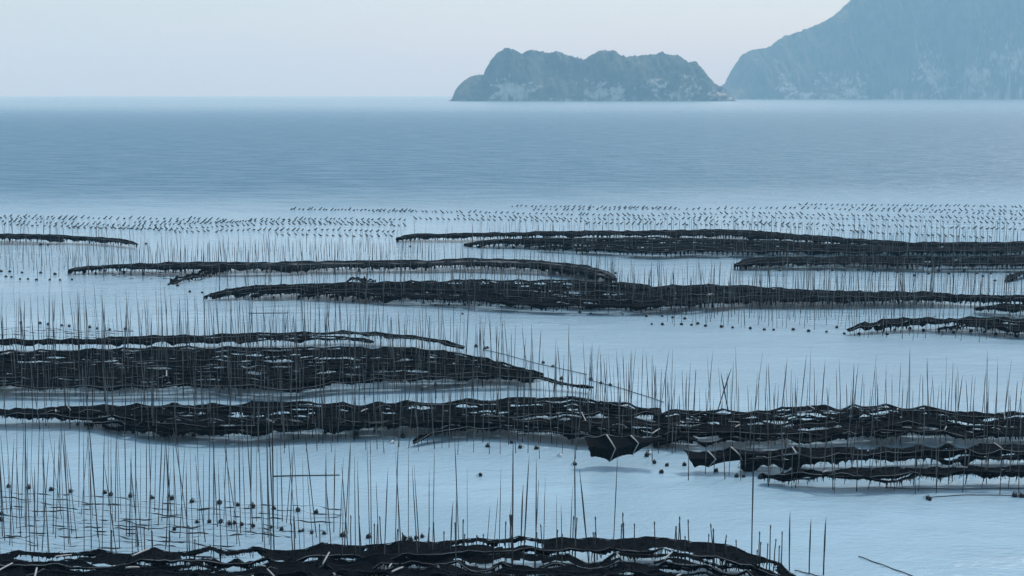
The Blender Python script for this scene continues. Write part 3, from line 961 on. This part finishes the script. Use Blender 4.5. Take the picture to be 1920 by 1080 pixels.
# poles lying on the water
for (a, b, lab) in (((513, 894), (637, 891), 'bamboo pole floating flat on the channel above the lower left stand'),
                    ((466, 588), (541, 587), 'bamboo pole floating flat behind the broad left band')):
    A, B = at(*a), at(*b)
    mid = (A + B) / 2
    mb = MB()
    t = np.linspace(0, 1, 9)
    pp = [A * (1 - q) + B * q - mid + np.array([0, 0.05 * math.sin(5 * q), 0.03]) for q in t]
    mb.tube(pp, np.linspace(0.075, 0.05, 9), 6)
    o = link('floating_pole', mb.mesh('floating_pole', M_post), loc=mid)
    tag(o, lab, 'pole')

# ------------------------------------------------------------------ bare lines without weed


def bare_line(px0, px1, py0, py1, z, seed, label, group, rmin=0.008, rmax=0.055, step=0.12):
    n = N1(seed)
    A, B = at(px0, py0, z), at(px1, py1, z)
    L = np.linalg.norm(B - A)
    k = int(L / step)
    t = np.linspace(0, 1, k)
    P = A[None] * (1 - t[:, None]) + B[None] * t[:, None]
    s = t * L
    P[:, 1] += 0.5 * n(s / 3.0) + 0.15 * n(s / 0.9 + 7)
    P[:, 2] = np.maximum(0.02, P[:, 2] + 0.12 * n(s / 1.7 + 20) + 0.05 * n(s / 0.5 + 60))
    rad = rmin + (rmax - rmin) * np.clip(0.15 + 1.1 * n(s / 0.75 + 100) + 0.5 * n(s / 0.3 + 5), 0, 1)
    mid = P[k // 2].copy()
    mid[2] = 0
    mb = MB()
    mb.tube(P - mid, rad, 5)
    o = link('net_line', mb.mesh('net_line', M_rope), loc=mid)
    tag(o, label, 'rope', group)


rl = np.random.RandomState(12)
NL = 14
for k in range(NL):
    y = 922 + k * 8.2
    end = 640 if k < 3 else np.interp(k, [3, NL], [600, 360]) + rl.uniform(-60, 60)
    pos = 'farthest' if k == 0 else ('nearest' if k == NL - 1 else ordinal(k + 1) + ' from the back')
    bare_line(-20, end, y, y + 0.055 * end + rl.uniform(-3, 3), rl.uniform(0.1, 0.5), 400 + k,
              'bare dark net line, %s, among the poles at lower left' % pos, 'bare net lines at lower left')
for k in range(4):
    bare_line(-20, 250 - 20 * k, 612 + 4.5 * k, 622 + 4 * k, 0.3, 430 + k, 'bare net line, %s from the back, behind the broad left band' % ordinal(k + 1), 'bare net lines behind the left band', 0.01, 0.06, 0.25)
for k in range(4):
    bare_line(190 + 10 * k, 340 + 15 * k, 508 + 4.5 * k, 511 + 4.5 * k, 0.25, 440 + k, 'bare net line, %s from the back, below the thin pointed band' % ordinal(k + 1), 'bare net lines below the thin band', 0.01, 0.07, 0.3)
# mooring ropes
for (pts, lab) in ((((1105, 711), (1150, 722), (1200, 737), (1245, 752)), 'mooring rope running right from the tip of the broad left band'),
                   (((905, 654), (945, 662), (985, 674), (1030, 685), (1100, 700)), 'mooring rope with floats off the rear of the broad left band'),
                   (((1490, 1066), (1520, 1073), (1560, 1083)), 'mooring rope off the right tip of the nearest band'),
                   (((1610, 1040), (1660, 1058), (1712, 1077)), 'thin rope floating alone on the lower right water'),
                   (((1660, 912), (1720, 914), (1800, 914), (1930, 913)), 'straight rope before the rightmost front net rows'),
                   (((1745, 930), (1790, 926), (1850, 925), (1930, 928)), 'pale weedy rope with floats at the right edge')):
    P = np.array([at(*p, 0.15) for p in pts])
    d = np.linspace(0, 1, len(P))
    t = np.linspace(0, 1, 40)
    Q = np.stack([np.interp(t, d, P[:, c]) for c in range(3)], -1)
    Q[:, 2] = 0.05 + 0.015 * np.sin(t * 17)
    mid = Q[20].copy()
    mid[2] = 0
    mb = MB()
    mb.tube(Q - mid, 0.035, 5)
    o = link('mooring_rope', mb.mesh('mooring_rope', M_rope), loc=mid)
    tag(o, lab, 'rope')

# ------------------------------------------------------------------ floats


def float_parts(col):
    b = MB()
    b.lathe([(0.001, -0.15), (0.07, -0.14), (0.13, -0.08), (0.155, 0.0), (0.145, 0.08), (0.10, 0.135), (0.05, 0.162), (0.03, 0.168)], 10)
    k = MB()
    k.lathe([(0.035, 0.165), (0.04, 0.19), (0.05, 0.20), (0.04, 0.212), (0.001, 0.215)], 8)
    t = MB()
    t.tube([(0.03, 0, 0.24), (0.09, 0.05, 0.2), (0.17, 0.1, 0.06), (0.3, 0.14, -0.1)], 0.018, 5)
    return b.mesh('float_body', M_foam if col else M_float), k.mesh('neck', M_float if not col else M_foam), t.mesh('tie_rope', M_rope)


FLOAT = [float_parts(0), float_parts(1)]
NF = 0


def floats(origin, pts, where, group, scale=1.0, white=(), parts=True, z=0.06, s=3.0):
    global NF
    pts = sorted(pts)
    for i, (a, b) in enumerate(pts):
        p = at(origin[0] + a / s, origin[1] + b / s + 2)
        w = 1 if i in white else 0
        r = link('net_float', None, loc=(p[0], p[1], z + random.uniform(-0.03, 0.05)))
        r.empty_display_size = 0.2
        k = 1.1 * scale * random.uniform(0.82, 1.2)
        r.scale = (k, k, k)
        r.rotation_euler = (random.uniform(-0.5, 0.5), random.uniform(-0.5, 0.5), random.uniform(0, 6.28))
        c = 'white' if w else 'black'
        if len(pts) == 1:
            lab = '%s float %s' % (c, where)
        else:
            pos = 'leftmost' if i == 0 else ('rightmost' if i == len(pts) - 1 else ordinal(i + 1) + ' from left')
            lab = '%s float, %s in %s' % (c, pos, where)
        tag(r, lab, 'float', group)
        bd, nk, tr = FLOAT[w]
        link('float_body', bd, r)
        if parts:
            link('neck', nk, r)
            link('tie_rope', tr, r)
        NF += 1


floats((0, 760), [(35, 62), (100, 68), (187, 62), (271, 72), (349, 81), (437, 102), (507, 111), (584, 115), (670, 125), (729, 132), (805, 141), (880, 147), (947, 152), (1031, 162), (1091, 169)],
       'the slanting line below the left middle band', 'floats below the left middle band', 1.0)
floats((0, 760), [(49, 455), (160, 464), (288, 474), (398, 485), (590, 490), (624, 503), (734, 511), (857, 519), (966, 525), (1080, 540), (1235, 548), (1338, 560), (1422, 570), (1542, 579), (1677, 590), (1778, 602)],
       'the upper line among the lower left poles', 'floats among the lower left poles', 1.0)
floats((0, 760), [(982, 697), (1110, 655), (1178, 655), (1240, 655), (1292, 667), (1321, 660), (1360, 670), (1425, 678), (1524, 686), (1583, 697), (1686, 706), (1704, 703), (1753, 716), (1825, 719)],
       'the lower line among the lower left poles', 'floats among the lower left poles', 0.85)
floats((0, 760), [(630, 608)], 'between two float lines in the lower left pole stand', None, 0.7, (0,))
floats((0, 760), [(10, 610), (5, 645)], 'the close pair at the left edge among poles', 'floats at the left edge', 0.9)
floats((0, 760), [(1830, 152), (1903, 150)], 'the pair under the front of the middle band', 'pair of floats', 0.9)
floats((640, 760), [(78, 158), (194, 132), (288, 208), (347, 176), (822, 228), (957, 208), (1006, 236), (1097, 240), (1231, 283), (1314, 330)],
       'the loose line below the middle band at centre', 'floats below the middle band', 1.15, (1, 2, 8))
floats((640, 760), [(783, 392)], 'drifting alone on the open channel at centre', None, 0.9)
floats((640, 760), [(1718, 282), (1738, 270), (1761, 321), (1831, 335), (1800, 374), (1930, 333)], 'the cluster between the two folded hanging nets', 'floats between the folded nets', 1.05, (1,))
floats((640, 760), [(8, 732), (152, 741), (355, 750), (388, 760), (420, 748), (455, 738)], 'the bunch behind the nearest band', 'floats behind the nearest band', 1.0)
floats((1280, 760), [(187, 366), (303, 398), (343, 398), (439, 406), (556, 388), (629, 402), (736, 408)], 'the line below the right front nets', 'floats below the right front rows', 1.1)
floats((1280, 760), [(1390, 528), (1378, 522), (1868, 509), (1908, 511)], 'the weedy rope at the right edge', 'floats on the weedy rope', 1.1)
floats((0, 540), [(118, 193), (227, 195), (271, 203), (347, 208), (389, 213), (505, 219), (545, 225), (618, 230), (706, 228)], 'the line behind the broad left band', 'floats behind the left band', 1.1)
floats((0, 540), [(1068, 18), (1137, 22), (1190, 28), (1257, 38), (1329, 40), (1381, 38), (1539, 47), (1683, 46), (1790, 50), (1884, 62), (1986, 71)], 'the line below the long distant band, left tip', 'floats along the long distant band', 1.15, (), False)
floats((640, 540), [(462, 80), (529, 95), (606, 91), (696, 90), (775, 94), (838, 96), (900, 101), (977, 104), (1018, 108), (1128, 118), (1212, 118), (1342, 134), (1403, 141)],
       'the line below the long distant band, centre', 'floats along the long distant band', 1.15, (), False)
floats((640, 540), [(681, 142)], 'drifting alone below the long distant band', None, 0.9, (), False)
floats((640, 540), [(1583, 144), (1716, 156), (1805, 155), (1863, 163), (1746, 200), (1806, 203), (1914, 202)], 'the scatter left of the right poles', 'floats left of the right pole rows', 1.15, (), False)
floats((640, 540), [(632, 323), (759, 326), (810, 337), (822, 333)], 'the knot at the left band tip', 'floats at the left band tip', 1.15)
floats((640, 540), [(1137, 418), (1188, 437), (1236, 508), (1403, 513), (1460, 533), (1514, 544)], 'the mooring rope right of the left band', 'floats along the mooring rope', 1.1)
floats((640, 540), [(531, 546)], 'alone on the water gap under the broad left band', None, 1.0)
floats((1280, 540), [(12, 170), (50, 205), (86, 198), (128, 210), (218, 216), (281, 220), (380, 225), (460, 231), (512, 232), (622, 231), (708, 240), (809, 243)],
       'the curved line below the right poles', 'floats at the foot of the right pole rows', 1.2, (), False)
floats((1280, 540), [(867, 219), (909, 254), (942, 228), (992, 255), (1034, 225), (1103, 219), (1150, 258), (1195, 231), (1278, 226), (1354, 237), (1441, 238), (1508, 231), (1524, 247), (1622, 241), (1696, 245), (1762, 257), (1881, 270)],
       'the line under the small right band', 'floats under the small right band', 1.25, (), False)
floats((1280, 370), [(547, 409), (762, 409), (841, 408), (911, 408), (989, 408), (1077, 415), (1209, 418), (1304, 437), (1384, 426), (1440, 410), (1498, 427), (1584, 410), (1655, 424), (1689, 440), (1733, 425), (1757, 465), (1830, 418)],
       'the line below the low far right band', 'floats below the far right band', 1.5, (), False)
floats((0, 370), [(229, 262), (270, 264), (600, 250), (821, 258)], 'the few below the thin far left band', 'floats below the far left band', 1.6, (), False)
floats((0, 370), [(7, 413), (55, 415), (124, 420), (229, 422), (309, 430)], 'the upper left line by the far left poles', 'floats by the far left poles', 1.5, (), False)
floats((0, 370), [(33, 443), (65, 445), (113, 457), (158, 456), (205, 461), (280, 461), (338, 462), (405, 460)], 'the lower left line by the far left poles', 'floats by the far left poles', 1.3, (), False)
floats((0, 370), [(472, 420), (538, 424), (588, 412), (697, 416), (805, 428), (949, 488), (1000, 494)], 'the line under the thin pointed band', 'floats under the thin pointed band', 1.5, (), False)
floats((640, 370), [(388, 273), (770, 275), (860, 268), (925, 268), (968, 280), (885, 284)], 'the line under the far right band', 'floats under the far right band', 1.6, (), False)
floats((640, 370), [(1543, 424)], 'beside the right tip of the thin pointed band', None, 1.5, (), False)

# ------------------------------------------------------------------ far rows of leaning spars, each with a float at its foot


def spar_mesh(seed, ln):
    r = np.random.RandomState(seed)
    mb = MB()
    mb.tube([(-0.25, 0, -0.25), (0.36 * ln, 0, 0.34 * ln), (0.75 * ln, 0, 0.72 * ln)], [0.15, 0.17, 0.14], 6)
    for (cx, cz, q) in ((0.0, 0.05, 0.27),):
        v0 = len(mb.v)
        mb.lathe([(0.001, -q), (0.7 * q, -0.7 * q), (q, 0), (0.7 * q, 0.7 * q), (0.001, q)], 8)
        mb.v[v0:] = [(a + cx, b, c + cz) for a, b, c in mb.v[v0:]]
    return mb


SPAR_MB = [spar_mesh(1, 0.8), spar_mesh(2, 1.15), spar_mesh(3, 0.5)]
SPAR_ME = [m_.mesh('float_spar', M_post) for m_ in SPAR_MB]
rows = [
    # x0, x1, y polyline, spacing px, flip, text
    (-5, 150, [(-5, 409), (150, 413)], 13, 1, 'the rear left row'),
    (-5, 760, [(-5, 415), (250, 424), (420, 418), (500, 412), (640, 411), (760, 413)], 13.5, 1, 'the second left row'),
    (130, 760, [(130, 428), (330, 430), (500, 421), (640, 421), (760, 424)], 13.5, -1, 'the third left row'),
    (330, 745, [(330, 436), (480, 432), (640, 432), (745, 436)], 14.5, 1, 'the fourth left row'),
    (520, 740, [(520, 441), (640, 443), (740, 444)], 15.5, -1, 'the front left row'),
    (545, 780, [(545, 393), (780, 396)], 10, 1, 'the faint rear row'),
    (700, 1925, [(700, 397), (900, 399), (1000, 401), (1200, 405), (1400, 400), (1600, 405), (1925, 412)], 13.5, -1, 'the long second row'),
    (860, 1925, [(860, 405), (1000, 409), (1200, 413), (1400, 407), (1600, 412), (1925, 421)], 14.5, -1, 'the long third row'),
    (960, 1270, [(960, 387), (1270, 391)], 12.5, 1, 'the rearmost centre row'),
    (1100, 1290, [(1100, 420), (1290, 421)], 15, 1, 'the short centre row'),
    (1290, 1640, [(1290, 423), (1400, 421), (1640, 436)], 15.5, -1, 'the row behind the far band'),
    (1500, 1925, [(1500, 384), (1700, 386), (1925, 389)], 12.5, -1, 'the rearmost right row'),
    (1600, 1925, [(1600, 391), (1925, 397)], 14, -1, 'the second right row'),
    (1600, 1860, [(1600, 436), (1860, 447)], 16, -1, 'the front right row'),
    (1000, 1925, [(1000, 394), (1500, 391), (1925, 404)], 15, 1, 'the long rear row'),
    (780, 1100, [(780, 411), (1100, 416)], 14, -1, 'the middle centre row'),
    (1300, 1925, [(1300, 414), (1600, 424), (1925, 431)], 15, 1, 'the long fourth row'),
    (-5, 420, [(-5, 405), (200, 410), (420, 412)], 15, 1, 'the faint left row'),
    (-5, 330, [(-5, 421), (330, 433)], 15, -1, 'the inner left row'),
    (250, 745, [(250, 417), (480, 416), (745, 418)], 14, 1, 'the crowded left row'),
]
allsp = []
rs = np.random.RandomState(33)
for (x0, x1, yl, sp, fl, txt) in rows:
    yl = np.array(yl, float)
    px = x0
    while px < x1:
        py = np.interp(px, yl[:, 0], yl[:, 1])
        p = at(px + rs.normal(0, 1.0), py + rs.normal(0, 0.5))
        k = rs.choice(3, p=[0.5, 0.3, 0.2])
        f = fl if (N1(91)(px / 330.0 + yl[0, 1]) > -0.45) else -fl
        allsp.append((p, k, f, rs.normal(0, 0.25), rs.uniform(0.62, 0.9), txt))
        px += 0.74 * sp * rs.uniform(0.8, 1.2)
allsp.sort(key=lambda q: q[0][1])
sparn = {}
for (p, k, f, rz, sc, txt) in allsp[:296]:
    o = link('float_spar', SPAR_ME[k], loc=p)
    o.scale = (sc * f, sc, sc) if False else (sc, sc, sc)
    o.rotation_euler = (0, random.uniform(-0.2, 0.2), rz + (0 if f > 0 else math.pi))
    lng = ('medium', 'long', 'short')[k]
    sparn.setdefault((lng, 'right' if f > 0 else 'left', txt), []).append((p[0] / p[1], o))
for (lng, sd, txt), lst in sparn.items():
    lst.sort(key=lambda q: q[0])
    for i, (_, o) in enumerate(lst):
        pos = 'only' if len(lst) == 1 else ('leftmost' if i == 0 else ordinal(i + 1))
        tag(o, '%s %s dark spar tilted %s in %s of spars' % (pos, lng, sd, txt), 'spar', 'leaning spars of ' + txt)
V, F, off = [], [], 0
for (p, k, f, rz, sc, txt) in allsp[296:]:
    v = np.array(SPAR_MB[k].v) * sc
    a = rz + (0 if f > 0 else math.pi)
    ca, sa = math.cos(a), math.sin(a)
    V.append(np.stack([v[:, 0] * ca - v[:, 1] * sa, v[:, 0] * sa + v[:, 1] * ca, v[:, 2]], -1) + p)
    F += [tuple(q + off for q in ff) for ff in SPAR_MB[k].f]
    off += len(v)
if V:
    o = link('distant_float_spars', mesh('distant_float_spars', np.concatenate(V), F, M_post))
    tag(o, 'farthest rows of small dark leaning spars on the open water', 'spars', kind='stuff')
print('POLES', len(POLES), 'SPARS', len(allsp), 'FLOATS', NF)

# ------------------------------------------------------------------ sea haze
hz = bpy.data.materials.new('sea_haze')
hz.use_nodes = True
hn = hz.node_tree.nodes
hn.clear()
ho = hn.new('ShaderNodeOutputMaterial')
hv = hn.new('ShaderNodeVolumePrincipled')
hv.inputs['Color'].default_value = (0.45, 0.78, 1.0, 1)
hv.inputs['Absorption Color'].default_value = (1, 1, 1, 1)
hv.inputs['Density'].default_value = 0.000092
hv.inputs['Anisotropy'].default_value = 0.0
hz.node_tree.links.new(hv.outputs[0], ho.inputs['Volume'])
a, b, top = -SEA - 50, SEA + 50, 680.0
hb = mesh('haze', [(a, -450, -3), (b, -450, -3), (b, b, -3), (a, b, -3), (a, -450, top), (b, -450, top), (b, b, top), (a, b, top)],
          [(3, 2, 1, 0), (4, 5, 6, 7), (0, 1, 5, 4), (1, 2, 6, 5), (2, 3, 7, 6), (3, 0, 4, 7)], hz)
ho_ = link('haze', hb)
tag(ho_, 'pale blue sea haze filling the air over the bay', 'haze', kind='stuff')
